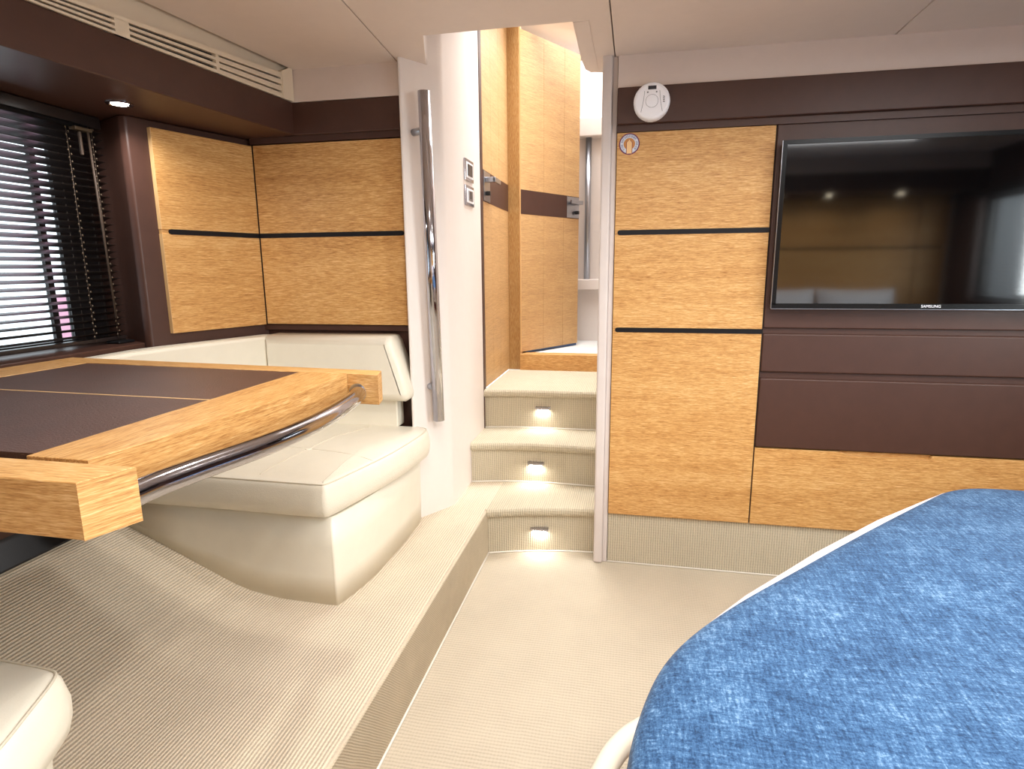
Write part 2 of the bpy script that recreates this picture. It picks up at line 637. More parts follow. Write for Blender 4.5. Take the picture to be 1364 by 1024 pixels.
B0, B1 = off(A0, 0.018), off(A1, 0.018)
prism('wall_core', [B0, B1, (-1.553, 1.694), (-1.575, 1.690), (-1.62, 1.712), (-1.70, 1.742), (-1.78, 1.745), (-1.78, 2.14), (-1.39, 2.14)], 0.88, 1.604, BROWN, wl, bevel=0.006)
box('wall_lower', -1.70, -1.60, -0.55, 2.12, 0.19, 0.885, BROWN, wl)
prism('sill', [(-1.583, -0.5), (-1.583, 1.695), (-1.56, 1.72), (-1.44, 2.095), (-1.80, 2.095), (-1.80, -0.5)], 0.868, 0.900, BROWN, wl, bevel=0.005)
for z0, z1 in ((0.925, 1.251), (1.265, 1.578)):
    prism('panel', [A0, A1, off(A1, 0.018), off(A0, 0.018)], z0, z1, OAKB, wl, bevel=0.0012)
    e = Vector(A1) - Vector(da) * -0.0012
    e2 = (A1[0] + da.x * 0.0012, A1[1] + da.y * 0.0012)
    prism('panel_edge', [A1, e2, off(e2, 0.018), off(A1, 0.018)], z0, z1, OAKE, wl)
prism('groove_bed', [off(A0, 0.003), off(A1, 0.003), off(A1, 0.018), off(A0, 0.018)], 1.249, 1.267, OAKB, wl)
ia = (A1[0] - da.x * 0.022, A1[1] - da.y * 0.022)
# inlay strip with a rounded end on the hull panel
L = (Vector(ia) - Vector(A0)).length
pl = inlaypoly(0, L, 1.258, 0.0085, left=False)
vs = [(A0[0] + da.x * s_ - na.x * 0.0016, A0[1] + da.y * s_ - na.y * 0.0016, z_) for s_, z_ in pl]
vs += [(A0[0] + da.x * s_ + na.x * 0.005, A0[1] + da.y * s_ + na.y * 0.005, z_) for s_, z_ in pl]
n_ = len(pl)
fs = [tuple(range(n_)), tuple(range(2 * n_ - 1, n_ - 1, -1))] + [(i, (i + 1) % n_, (i + 1) % n_ + n_, i + n_) for i in range(n_)]
link('inlay', mesh('inlay', vs, fs), INLAY, wl)


def sx(y, d=0.0):
    return -1.207 - 0.13 * (2.1 - y) - d


# soffit box under the side deck
so = thing('soffit', (-1.5, 1.0, 1.6), 'dark brown leather soffit box running above the window', 'soffit', kind='structure')
prism('soffit_body', [(sx(2.085), 2.085), (sx(-0.5), -0.5), (-1.80, -0.5), (-1.80, 2.117), (sx(2.117), 2.117)], 1.604, 1.7145, BROWN, so, bevel=0.004)
prism('cove_strip', [(sx(2.085, 0.012), 2.085), (sx(-0.5, 0.012), -0.5), (-1.80, -0.5), (-1.80, 2.117), (sx(2.117, 0.012), 2.117)], 1.7145, CEIL + 0.02, CREAMP, so)

# ------------------------------------------------------------------ hidden sides of the cabin (seen in the television)
wb = thing('wall_back', (0.8, -0.52, 0), 'oak panelled wall behind the head of the bed', 'wall', kind='structure')
box('wall_core', -1.80, 2.2, -0.60, -0.53, 0.0, CEIL + 0.02, VINYL, wb)
for x0, x1 in ((-0.2, 0.84), (0.848, 1.93), (1.938, 2.12)):
    box('panel', x0, x1, -0.531, -0.512, 0.60, 1.243, OAKX, wb, 0.0015)
    box('panel', x0, x1, -0.531, -0.512, 1.257, 1.60, OAKX, wb, 0.0015)
box('inlay', -0.15, 2.10, -0.531, -0.511, 1.243, 1.257, INLAY, wb)
box('soffit', -0.5, 2.16, -0.53, -0.12, 1.60, 1.72, BROWN, wb, 0.004)
box('crown_panel', -0.5, 2.16, -0.53, -0.13, 1.72, CEIL, VINYL, wb)
wt = thing('wall_right', (2.17, 0.8, 0), 'dark brown hull side wall beyond the bed', 'wall', kind='structure')
box('wall_core', 2.15, 2.25, -0.6, 2.3, 0.0, 0.90, BROWN, wt)
box('wall_core', 2.15, 2.25, -0.6, 2.3, 1.56, CEIL + 0.02, BROWN, wt)
box('wall_core', 2.15, 2.25, -0.6, -0.2, 0.90, 1.56, BROWN, wt)
box('wall_core', 2.15, 2.25, 1.0, 2.3, 0.90, 1.56, BROWN, wt)

# ------------------------------------------------------------------ ceiling
ce = thing('ceiling', (0, 1, CEIL), 'pale padded vinyl ceiling panels with thin seams', 'ceiling', kind='structure')
G = 0.0016
T = 0.02


def seamx(y):
    return -0.773 - 0.086 * (y - 1.608)


prism('panel', [(sx(2.117, -0.004), 2.115), (sx(-0.53, -0.004), -0.53), (seamx(-0.53) - G, -0.53), (seamx(2.115) - G, 2.115)], CEIL, CEIL + T, VINYL, ce, bevel=0.002)
prism('panel', [(seamx(-0.53) + G, -0.53), (-0.088 - G, -0.53), (-0.088 - G, 2.35), (-0.135, 2.365), (-0.176, 2.352), (-0.195, 2.31), (-0.200, 2.20), (-0.197, 1.883), (-0.649, 1.889), (-0.727, 2.135), (-0.718, 2.175), (seamx(2.17) + G, 2.170)], CEIL, CEIL + T, VINYL, ce, bevel=0.002)
prism('panel', [(-0.088 + G, -0.53), (0.757 - G, -0.53), (0.757 - G, 2.235), (-0.088 + G, 2.235)], CEIL, CEIL + T, VINYL, ce, bevel=0.002)
prism('panel', [(0.757 + G, -0.53), (2.2, -0.53), (2.2, 2.235), (0.757 + G, 2.235)], CEIL, CEIL + T, VINYL, ce, bevel=0.002)
box('backing', -1.8, -0.80, -0.6, 2.16, CEIL + T, CEIL + 0.06, GAP, ce)
box('backing', -0.80, -0.19, -0.6, 1.885, CEIL + T, CEIL + 0.06, GAP, ce)
box('backing', -0.19, 2.25, -0.6, 2.3, CEIL + T, CEIL + 0.06, GAP, ce)
# lining of the raised stair well
up = [(-0.649, 1.889), (-0.727, 2.135), (-0.718, 2.175), (-0.70, 2.20), (-0.76, 2.20), (-0.76, 1.889)]
prism('stairwell_lining', up, CEIL + 0.004, ZP, VINYLP, ce)
box('stairwell_lining', -0.76, -0.15, 1.86, 1.889, CEIL + T, ZP, VINYLP, ce)
box('stairwell_lining', -0.195, -0.06, 1.889, 2.36, CEIL + T, ZP, VINYLP, ce)
prism('lip', [(-0.197, 1.884), (-0.152, 1.884), (-0.150, 2.33), (-0.176, 2.352), (-0.195, 2.31), (-0.200, 2.20)], CEIL - 0.0015, CEIL + 0.0005, VINYL, ce)

cp = thing('ceiling_passage', (-0.4, 3.0, ZP), 'white ceiling above the stair passage', 'ceiling', kind='structure')
box('panel', -0.80, -0.05, 1.86, 3.36, ZP, ZP + 0.03, VINYLP, cp)

# ------------------------------------------------------------------ door frame, doors and the saloon beyond
tr = thing('trim_2', (-0.4, 3.33, 0.56), 'oak door frame and sill at the top of the steps', 'door frame', kind='structure')
box('jamb', -0.70, -0.627, 3.325, 3.40, 0.56, ZP, OAKJ, tr, 0.002)
box('sill', -0.627, -0.085, 3.31, 3.40, 0.558, 0.652, OAKX, tr, 0.002)
box('jamb', -0.09, -0.05, 3.325, 3.40, 0.56, ZP, OAKZ, tr, 0.002)
box('door_stop', -0.6275, -0.621, 3.335, 3.36, 0.652, ZP, OAKE, tr)


def door(name, h, d, width, z0, z1, thick, label, handle_far, bands, grooves, swing_n):
    """h hinge point, d unit direction, swing_n unit normal of the seen face"""
    t = thing(name, (h[0], h[1], z0), label, 'door', kind='structure')
    d = Vector(d)
    nn = Vector(swing_n)

    def slab(nm, s0, s1, n0, n1, a, b, mat, parent, bevel=0.0, label=None):
        pts = [(h[0] + d.x * s + nn.x * q, h[1] + d.y * s + nn.y * q) for s, q in ((s0, n0), (s1, n0), (s1, n1), (s0, n1))]
        return prism(nm, pts, a, b, mat, parent, bevel=bevel, label=label)
    zb0, zb1 = bands
    ups = sorted(grooves)
    slab('door_core', 0, width, -thick, -0.003, z0, z1, OAKD, t)
    xs = [0] + ups + [width]
    for a, b in zip(xs[:-1], xs[1:]):
        slab('leaf', a + 0.0008, b - 0.0008, -0.003, 0, zb1, z1, OAKD, t)
        slab('leaf', a + 0.0008, b - 0.0008, -0.003, 0, z0, zb0, OAKD, t)
    slab('band', 0.0, width, -0.003, 0.0008, zb0, zb1, BROWN, t)
    pw = 0.125
    p0, p1 = (width - pw, width - 0.004) if handle_far else (0.006, pw)
    pl_ = slab('lock_plate', p0, p1, 0.0008, 0.004, zb0 + 0.004, zb1 - 0.004, STEEL, t, 0.001, 'brushed steel lock plate')
    hs = p1 - 0.035 if handle_far else p0 + 0.035
    sg = -1 if handle_far else 1
    zh = zb0 + (zb1 - zb0) * 0.70
    hd = slab('handle', hs - 0.011, hs + 0.011, 0.004, 0.05, zh - 0.011, zh + 0.011, STEEL, pl_, 0.002)
    slab('lever', hs - 0.011 if sg > 0 else hs - 0.105, hs + 0.105 if sg > 0 else hs + 0.011, 0.040, 0.052, zh - 0.011, zh + 0.011, STEEL, pl_, 0.002)
    zk = zb0 + (zb1 - zb0) * 0.27
    slab('lock_knob', hs - 0.010, hs + 0.010, 0.004, 0.026, zk - 0.010, zk + 0.010, BLACK, pl_, 0.003)
    return t


door('door_1', (-0.690, 2.766), (0, 1), 0.556, 0.566, 2.40, 0.035, 'closed oak cabin door with brown band on the passage side wall', False, (1.432, 1.571), [0.17, 0.34], (1, 0))
c30, s30 = 0.866, 0.5
d2 = door('door_2', (-0.622, 3.335), (s30, c30), 0.545, 0.662, 2.345, 0.035, 'half open oak door swung into the bright saloon', True, (1.421, 1.549), [0.20, 0.39], (c30, -s30))
prism('door_foot_strip', [(-0.61, 3.40), (-0.355, 3.80), (-0.37, 3.81), (-0.63, 3.41)], 0.6465, 0.661, NAVY, d2)  # thin dark blue strip along the foot of the open door

sa = box('floor_saloon', -1.3, 0.9, 3.40, 4.35, 0.58, 0.645, WCARP)
tag(sa, 'white carpet of the saloon beyond the open door', 'floor', kind='structure')
wsb = thing('wall_saloon', (-0.2, 4.1, 0.645), 'white moulded wall at the back of the saloon', 'wall', kind='structure')
box('wall_core', -1.3, 0.9, 4.06, 4.35, 0.60, ZP + 0.03, VINYLP, wsb)
box('ledge', -1.3, 0.9, 3.985, 4.06, 0.985, 1.055, VINYLP, wsb, 0.008)
box('crown_shelf', -1.3, 0.9, 3.975, 4.06, 1.93, 2.045, VINYLP, wsb, 0.01)
box('side_wall', -1.34, -1.30, 3.40, 4.35, 0.60, ZP, VINYLP, wsb)
box('side_wall', 0.90, 0.94, 3.40, 4.35, 0.60, ZP, VINYLP, wsb)
box('front_wall', -1.34, -0.70, 3.36, 3.40, 0.56, ZP, VINYLP, wsb)
box('front_wall', -0.05, 0.94, 3.36, 3.40, 0.56, ZP, VINYLP, wsb)
box('ceiling_panel', -1.34, 0.94, 3.36, 4.35, ZP, ZP + 0.03, VINYLP, wsb)
po = thing('handrail_pole', (-0.31, 4.02, 1.055), 'slim vertical steel pole in the saloon beyond the door', 'pole')
tube('pole', [(-0.312, 4.02, 1.055), (-0.312, 4.02, 1.932)], 0.019, STEEL, po, 20)

# ------------------------------------------------------------------ window and added hatches
wi = thing('window_1', (-1.76, 1.0, 0.9), 'dark framed side window behind the black blind', 'window', kind='structure')
YG, YB0, YB1 = 1.613, 1.549, 1.569
box('frame', -1.778, -1.764, YG, 1.745, 0.90, 1.604, FRAME, wi)
box('frame', -1.778, -1.764, -0.5, YG, 0.90, 0.918, FRAME, wi)
box('frame', -1.778, -1.764, -0.5, YG, 1.50, 1.604, FRAME, wi)
box('frame', -1.778, -1.764, -0.5, 0.30, 0.918, 1.50, FRAME, wi)
box('mullion', -1.777, -1.765, YB0, YB1, 0.918, 1.50, FRAME, wi)
box('pane', -1.772, -1.768, 0.30, YB0, 0.918, 1.50, GLASS, wi)
box('pane', -1.772, -1.768, YB1, YG, 0.918, 1.50, GLASS, wi)
w3 = thing('window_2', (2.2, 0.4, 0.9), 'side window beyond the bed', 'window', kind='structure')
box('frame', 2.20, 2.25, -0.2, 1.0, 0.90, 0.93, FRAME, w3)
box('frame', 2.20, 2.25, -0.2, 1.0, 1.53, 1.56, FRAME, w3)
box('frame', 2.20, 2.25, -0.2, -0.17, 0.93, 1.53, FRAME, w3)
box('frame', 2.20, 2.25, 0.97, 1.0, 0.93, 1.53, FRAME, w3)
box('pane', 2.223, 2.227, -0.17, 0.97, 0.93, 1.53, GLASS, w3)


def hatch(name, x, y, h, z, label):  # builds the added, unseen fill hatches
    t = thing(name, (x, y, z), label, 'hatch', kind='structure')
    f = 0.03
    boxes('frame', [(x - h - f, x + h + f, y - h - f, y - h, z - 0.022, z), (x - h - f, x + h + f, y + h, y + h + f, z - 0.022, z),
                    (x - h - f, x - h, y - h, y + h, z - 0.022, z), (x + h, x + h + f, y - h, y + h, z - 0.022, z)], WHITE, t)
    box('pane', x - h, x + h, y - h, y + h, z - 0.008, z, PANE, t)


hatch('fill_hatch_1', 1.05, 1.00, 0.36, CEIL, 'unseen deck hatch added to light the bed')  # both hatches are added out of view as fill light sources
hatch('fill_hatch_2', 0.12, 0.45, 0.32, CEIL, 'unseen deck hatch added to light the aisle')
box_p = thing('window_5', (-0.4, 2.95, ZP), 'skylight above the stair passage', 'skylight', kind='structure')
box('pane', -0.63, -0.17, 2.48, 3.32, ZP - 0.008, ZP + 0.001, PANE, box_p)

pk = box('quay_panel', -3.25, -3.0, 2.87, 3.5, -0.4, 0.99, PINK)
tag(pk, 'pale pink surface outside, glimpsed through the blind beside the window mullion', 'panel')

# =================================================================== OBJECTS
# ------------------------------------------------------------------ oak locker
lk = thing('locker', (0.18, 2.2, 0.2), 'tall oak locker of three fronts with black inlay strips beside the doorway', 'locker')
for z0, z1 in ((0.2045, 0.9035), (0.9165, 1.2435), (1.2565, 1.579)):
    box('door_front', -0.0745, 0.4340, 2.196, 2.2142, z0, z1, OAKX, lk, 0.0015)
for z in (0.910, 1.250):
    box('groove_bed', -0.0740, 0.4330, 2.1985, 2.2142, z - 0.009, z + 0.009, OAKX, lk)
    prism('inlay', inlaypoly(-0.0655, 0.4335, z, 0.0085, right=False), 2.1942, 2.20, INLAY, lk, axis=1)
box('edge_gap', 0.4340, 0.4383, 2.203, 2.2142, 0.205, 1.579, GAP, lk)

# ------------------------------------------------------------------ oak drawer under the padded panels
dr = thing('drawer', (1.2, 2.2, 0.2), 'wide oak drawer front with finger notch below the padded wall', 'drawer')
nx0, nx1, zt = 0.72, 1.006, 0.4925
prof = [(0.4385, 0.2045), (2.15, 0.2045), (2.15, zt), (nx1 + 0.004, zt), (nx1, zt - 0.004), (nx1 - 0.002, zt - 0.011), (nx1 - 0.008, zt - 0.0145), (nx0 + 0.03, zt - 0.012), (nx0, zt), (0.4385, zt)]
prism('drawer_front', prof, 2.196, 2.218, OAKX, dr, axis=1, bevel=0.0012)
box('notch_back', 0.60, 1.10, 2.212, 2.2175, 0.47, 0.4925, OAKX, dr)

# ------------------------------------------------------------------ television
tv = thing('television', (0.92, 2.17, 0.99), 'black flat television hung on the brown padded wall', 'television')
TX0, TX1, TZ0, TZ1 = 0.449, 1.388, 0.992, 1.523
box('body', TX0 + 0.004, TX1 - 0.004, 2.158, 2.199, TZ0 + 0.004, TZ1 - 0.004, BEZEL, tv, 0.003)
BW = 0.013
boxes('bezel', [(TX0, TX1, 2.150, 2.166, TZ1 - BW, TZ1), (TX0, TX1, 2.150, 2.166, TZ0, TZ0 + BW + 0.004),
                (TX0, TX0 + BW, 2.150, 2.166, TZ0 + BW, TZ1 - BW), (TX1 - BW, TX1, 2.150, 2.166, TZ0 + BW, TZ1 - BW)], BEZEL, tv)
boxes('edge_strip', [(TX0 - 0.0015, TX0 + 0.0015, 2.152, 2.164, TZ0, TZ1), (TX0, TX1, 2.152, 2.164, TZ0 - 0.0015, TZ0 + 0.001)], STEEL, tv)
box('screen', TX0 + BW, TX1 - BW, 2.1535, 2.160, TZ0 + BW + 0.004, TZ1 - BW, SCREEN, tv)
lv, lf = textdata('SAMSUNG', 0.0125)
lg = link('logo', mesh('logo', [(0.926 + v.x * 1.0, 2.1494, 1.001 + v.y) for v in lv], lf), WHITE, tv, 'small white maker name on the lower bezel')

# ------------------------------------------------------------------ smoke detector
C = Vector((0.036, 2.172, 1.661))
sd = thing('gas_alarm', C, 'round white alarm with small display and test button above the locker', 'alarm')
AX = (0, -1, 0)
lathe('base', [(0.058, 0.0), (0.058, 0.012), (0.056, 0.014)], C, AX, WHITE, sd, 56)
bd = lathe('cover', [(0.0575, 0.014), (0.0585, 0.019), (0.0575, 0.028), (0.054, 0.034), (0.048, 0.036)], C, AX, WHITE, sd, 56)
yq = C.y - 0.0362
box('display', C.x - 0.013, C.x + 0.013, yq - 0.0006, yq + 0.003, C.z + 0.034, C.z + 0.045, DISP, sd)
lathe('test_button', [(0.0195, 0), (0.0195, 0.0012), (0.018, 0.0016)], (C.x, yq + 0.0005, C.z - 0.001), AX, WHITE, sd, 36)
vs, fs = tubedata([(C.x + 0.0197 * math.cos(a / 18 * math.pi), yq - 0.0003, C.z - 0.001 + 0.0197 * math.sin(a / 18 * math.pi)) for a in range(37)], 0.0006, 6)
link('button_ring', mesh('button_ring', vs, fs), GREYP, sd)
for dx in (-0.014, 0.014):
    lathe('indicator', [(0.0026, 0), (0.0026, 0.0008)], (C.x + dx, yq, C.z + 0.026), AX, GREYP, sd, 12)
for sgn in (-1, 1):
    pth = catmull([(C.x + sgn * 0.024, yq, C.z + 0.030), (C.x + sgn * 0.027, yq, C.z + 0.0), (C.x + sgn * 0.034, yq, C.z - 0.034)], 5)
    tube('seam', pth, 0.0006, GREYP, sd, 6)
for i in range(4):
    z = C.z + 0.012 - i * 0.0052
    tube('sound_slot', [(C.x + 0.035, yq - 0.0002, z), (C.x + 0.0405, yq - 0.0002, z - 0.002)], 0.0012, DISP, sd, 6)

# ------------------------------------------------------------------ round sticker
K = Vector((-0.033, 2.1952, 1.542))
sk = thing('safety_sticker', K, 'round fire extinguisher sticker on the locker front', 'sticker')


def disc(name, r0, y, mat, parent, seg=48, a0=0, a1=360, r1=0.0):
    pts = []
    n = seg
    for i in range(n + 1):
        a = math.radians(a0 + (a1 - a0) * i / n)
        pts.append((K.x + r0 * math.cos(a), K.z + r0 * math.sin(a)))
    if r1:
        for i in range(n, -1, -1):
            a = math.radians(a0 + (a1 - a0) * i / n)
            pts.append((K.x + r1 * math.cos(a), K.z + r1 * math.sin(a)))
        N = n + 1
        vs = [(x, y, z) for x, z in pts]
        fs = [(i, i + 1, 2 * N - 2 - i, 2 * N - 1 - i) for i in range(n)]
        return link(name, mesh(name, vs, fs), mat, parent)
    if a1 - a0 == 360:
        pts = pts[:-1]
    return link(name, mesh(name, [(x, y, z) for x, z in pts], [tuple(range(len(pts)))]), mat, parent)


lathe('backing', [(0.0345, -0.001), (0.0345, 0.0004)], K, AX, STKR, sk, 48)
disc('blue_ring', 0.0318, K.y - 0.0007, STKB, sk)
disc('pale_ring', 0.0305, K.y - 0.0010, STKW, sk)
disc('orange_field', 0.0190, K.y - 0.0013, STKO, sk)
bp = [(-0.0085, -0.0305), (0.0085, -0.0305), (0.0085, 0.004), (0.0065, 0.008), (0.0025, 0.010), (0.0025, 0.014), (-0.0025, 0.014), (-0.0025, 0.010), (-0.0065, 0.008), (-0.0085, 0.004)]
link('bottle_outline', mesh('bottle_outline', [(K.x + a * 1.22, K.y - 0.0016, K.z + b * 1.0) for a, b in bp], [tuple(range(len(bp)))]), STKR, sk)
link('bottle', mesh('bottle', [(K.x + a, K.y - 0.0019, K.z + b - 0.0005) for a, b in bp], [tuple(range(len(bp)))]), STKC, sk)
TV_, TF_ = [], []
txt = 'FIRE EXTINGUISHER INSIDE'
for i, ch in enumerate(txt):
    if ch == ' ':
        continue
    a = math.radians(222 - 264 * i / (len(txt) - 1))
    gv, gf = textdata(ch, 0.0094)
    n0 = len(TV_)
    rr = 0.0248
    tx, tz = -math.sin(a), math.cos(a)
    for v in gv:
        # letter up = outward, letter right = clockwise
        TV_.append((K.x + (rr + v.y) * math.cos(a) - v.x * tx, K.y - 0.0016, K.z + (rr + v.y) * math.sin(a) - v.x * tz))
    TF_ += [tuple(q + n0 for q in f) for f in gf]
link('lettering', mesh('lettering', TV_, TF_), STKB, sk)

# ------------------------------------------------------------------ grab rail
gr = thing('grab_rail', (-0.742, 2.125, 0.57), 'long vertical chrome grab rail beside the steps', 'grab rail')
gx, gy = -0.708, 2.068
g = tube('tube', [(gx, gy - 0.02, 1.712), (gx, gy + 0.026, 0.572)], 0.0215, CHROME, gr, 28)
shade_flat_caps(g)
for z in (1.592, 0.698):
    p1 = Vector((gx, gy - 0.02 + 0.046 * (1.712 - z) / 1.14, z))
    p2 = p1 + Vector((-0.80, 0.45, 0)).normalized() * 0.072
    tube('standoff', [p1, p2], 0.012, STEEL, gr, 18)

# ------------------------------------------------------------------ light switches
for i, (z0, z1, lb) in enumerate(((1.484, 1.570, 'chrome framed wall switch, the upper of two beside the steps'), (1.386, 1.467, 'chrome framed wall switch, the lower of two beside the steps'))):
    y0, y1 = 2.455, 2.585
    t = thing('light_switch', (-0.691, 2.52, z0), lb, 'light switch')
    box('plate', -0.6915, -0.6845, y0, y1, z0, z1, CHROME, t, 0.002)
    box('bezel', -0.6850, -0.6825, y0 + 0.014, y1 - 0.014, z0 + 0.012, z1 - 0.012, WHITE, t, 0.001)
    box('rocker', -0.6830, -0.6800, y0 + 0.030, y1 - 0.030, z0 + 0.020, z1 - 0.020, DISP if i == 0 else STEEL, t, 0.002)
    if i:
        box('rocker_mark', -0.6802, -0.6793, y0 + 0.050, y1 - 0.055, z0 + 0.028, z1 - 0.024, DISP, t)

# ------------------------------------------------------------------ step lights
for x, y, z, lb in ((-0.348, 2.2445, 0.092, 'lowest'), (-0.407, 2.519, 0.274, 'middle'), (-0.412, 2.7655, 0.468, 'top')):
    t = thing('step_light', (x, y, z), 'small chrome courtesy light on the %s stair riser' % lb, 'step light')
    prism('hood', [(y - 0.013, z), (y - 0.013, z + 0.010), (y - 0.004, z + 0.014), (y + 0.006, z + 0.014), (y + 0.006, z)], x - 0.036, x + 0.036, CHROME, t, axis=0, bevel=0.0015)
    box('lens', x - 0.026, x + 0.026, y - 0.009, y + 0.004, z - 0.003, z + 0.0005, STEPL, t)
    a = area('step_lamp', (x, y - 0.006, z - 0.006), 0.05, 0.01, 0.22, (1, 0.97, 0.93), rot=(math.radians(-14), 0, 0))

# ------------------------------------------------------------------ recessed downlights


def downlight(x, y, z, lens, col, power, label, grp=None, rz=0.0):
    t = thing('downlight', (x, y, z), label, 'downlight', grp)
    R_ = 0.028
    lathe('bezel', [(R_ + 0.008, 0.0), (R_ + 0.008, 0.003), (R_, 0.004), (R_ - 0.004, 0.001)], (x, y, z), (0, 0, -1), CHROME, t, 32)
    lathe('lens', [(R_ - 0.005, 0.0), (R_ - 0.006, 0.0035), (0.012, 0.005)], (x, y, z), (0, 0, -1), lens, t, 28)
    if power:
        area('downlight_lamp', (x, y, z - 0.008), 0.05, 0.05, power, col, spread=150)
    return t


downlight(-1.462, 1.583, 1.604, LENS, (1, 0.98, 0.96), 1.6, 'small recessed downlight glowing in the brown soffit above the window')
for x, lb in ((0.45, 'small warm downlight in the soffit above the aisle side pillow'), (0.95, 'small warm downlight in the soffit above the middle pillow'),
              (1.28, 'small warm downlight in the soffit between the middle and window side pillows'), (1.72, 'small warm downlight in the soffit above the window side pillow')):
    downlight(x, -0.30, 1.60, LENSW, (1, 0.88, 0.72), 1.0, lb, 'bed head downlights')
for x, y, lb in ((-0.42, 1.30, 'added unseen ceiling downlight above the carpeted platform edge'), (0.35, 1.32, 'added unseen ceiling downlight above the tapered side of the bed'),
                 (0.25, 0.05, 'added unseen ceiling downlight above the aisle beside the pillows'), (1.75, 1.4, 'added unseen ceiling downlight beside the far hull wall')):
    downlight(x, y, CEIL, LENSW, WARM, 4.0, lb, 'added ceiling downlights')  # unseen downlights added to the ceiling for general fill

# ------------------------------------------------------------------ air vent
av = thing('air_vent', (-1.3, 1.5, 1.715), 'long cream slotted air vent between soffit and ceiling', 'air vent')


def vz(y, f):
    lo = 1.7150
    hi = 1.797 - 0.056 * (2.03 - y)
    return lo + (hi - lo) * f


def vquad(name, y0, y1, f0, f1, d0, d1, mat, parent=av):
    vs = []
    for d in (d0, d1):
        for y, f in ((y0, f0), (y1, f0), (y1, f1), (y0, f1)):
            vs.append((sx(y, d), y, vz(y, f)))
    fs = [(0, 1, 2, 3), (7, 6, 5, 4), (0, 1, 5, 4), (1, 2, 6, 5), (2, 3, 7, 6), (3, 0, 4, 7)]
    return link(name, mesh(name, vs, fs), mat, parent)


vquad('back_plate', 0.3, 2.03, 0.0, 1.0, 0.0095, 0.0115, GAP)
for f0, f1 in ((0.0, 0.13), (0.27, 0.40), (0.54, 0.66), (0.80, 1.0)):
    vquad('slat', 0.3, 2.03, f0, f1, -0.004, 0.009, CREAMP)
for y0, y1 in ((0.3, 0.34), (0.58, 0.62), (0.86, 0.90), (1.14, 1.18), (1.415, 1.455), (1.738, 1.75), (2.025, 2.03)):
    vquad('web', y0, y1, 0.0, 0.98, -0.0035, 0.009, CREAMP)
vquad('louvre_insert', 1.75, 2.027, 0.13, 0.20, -0.002, 0.009, CREAMP)
vquad('louvre_insert', 1.75, 2.027, 0.40, 0.47, -0.002, 0.009, CREAMP)
vquad('louvre_insert', 1.75, 2.027, 0.66, 0.73, -0.002, 0.009, CREAMP)
prism('end_cap', [(sx(2.03, -0.006), 2.03), (sx(2.078, -0.010), 2.078), (sx(2.078, 0.02), 2.08), (sx(2.03, 0.012), 2.03)], [1.7148] * 4, [1.803, 1.83, 1.83, 1.803], CREAMP, av)

# ------------------------------------------------------------------ venetian blind
vb = thing('venetian_blind', (-1.68, 1.1, 0.92), 'black venetian blind with cords hanging in the side window', 'blind')
BX = -1.678
Y0, Y1 = 0.35, 1.712
box('headrail', BX - 0.022, BX + 0.022, Y0, Y1 - 0.005, 1.566, 1.602, SLAT, vb, 0.004)
tube('roll_trim', [(BX + 0.020, Y0, 1.562), (BX + 0.020, Y1 - 0.06, 1.562)], 0.008, BLACK, vb, 10)
hw = 0.019
ang = math.radians(17)
sl = []
for i in range(5):
    t = -1 + 2 * i / 4
    crown = 0.0018 * (1 - t * t)
    # room side edge up, outer edge down
    sl.append((t * hw * math.cos(ang) - crown * math.sin(ang), t * hw * math.sin(ang) + crown * math.cos(ang)))
vs, fs = [], []
for (a, b) in sl:
    for y in (Y0, Y1):
        vs.append((BX + a, y, b))
        vs.append((BX + a, y, b - 0.0006))
for i in range(4):
    q = i * 4
    fs += [(q, q + 4, q + 6, q + 2), (q + 1, q + 3, q + 7, q + 5), (q, q + 1, q + 5, q + 4), (q + 2, q + 6, q + 7, q + 3)]
fs += [(0, 2, 3, 1), (16, 17, 19, 18)]
sm = mesh('slat', vs, fs)
sm.materials.append(SLAT)
NS = 30
for i in range(NS):
    o = bpy.data.objects.new('slat', sm)
    COL.objects.link(o)
    o.parent = vb
    o.matrix_parent_inverse = Matrix.Translation(-vb.location)
    o.location = (0, 0, 0.934 + 0.0213 * i)
box('bottom_rail', BX - 0.014, BX + 0.014, Y0, Y1, 0.910, 0.922, SLAT, vb, 0.002)
zz = [0.922 + 0.639 * i / 60 for i in range(61)]
for yc in (1.585, 1.672):
    for dx in (0.0185, -0.0185):
        tube('ladder_cord', [(BX + dx, yc, 0.915), (BX + dx, yc, 1.57)], 0.0009, CORD, vb, 6)
    V, F = [], []
    for i in range(60):
        z = 0.93 + 0.0107 * i
        q = bmesh.new()
        bmesh.ops.create_icosphere(q, subdivisions=1, radius=0.0028)
        n0 = len(V)
        for v in q.verts:
            V.append((BX + 0.021 + v.co.x, yc + (0.004 if i % 2 else -0.004) + v.co.y, z + v.co.z * 1.3))
        F += [tuple(w_.index + n0 for w_ in f.verts) for f in q.faces]
        q.free()
    o = link('cord_loops', mesh('cord_loops', V, F), BEAD, vb)
    o['kind'] = 'stuff'
tube('tilt_wand', [(BX + 0.030, 1.648, 1.560), (BX + 0.028, 1.664, 0.985)], 0.0036, CORD, vb, 8)
box('wand_bracket', BX + 0.012, BX + 0.036, 1.60, 1.66, 1.548, 1.558, BEAD, vb, 0.002)
box('cord_cleat', BX + 0.022, BX + 0.030, 1.618, 1.626, 1.478, 1.545, CORD, vb, 0.002)
box('bottom_bracket', BX + 0.0, BX + 0.05, 1.64, 1.705, 0.9005, 0.909, BLACK, vb, 0.003)

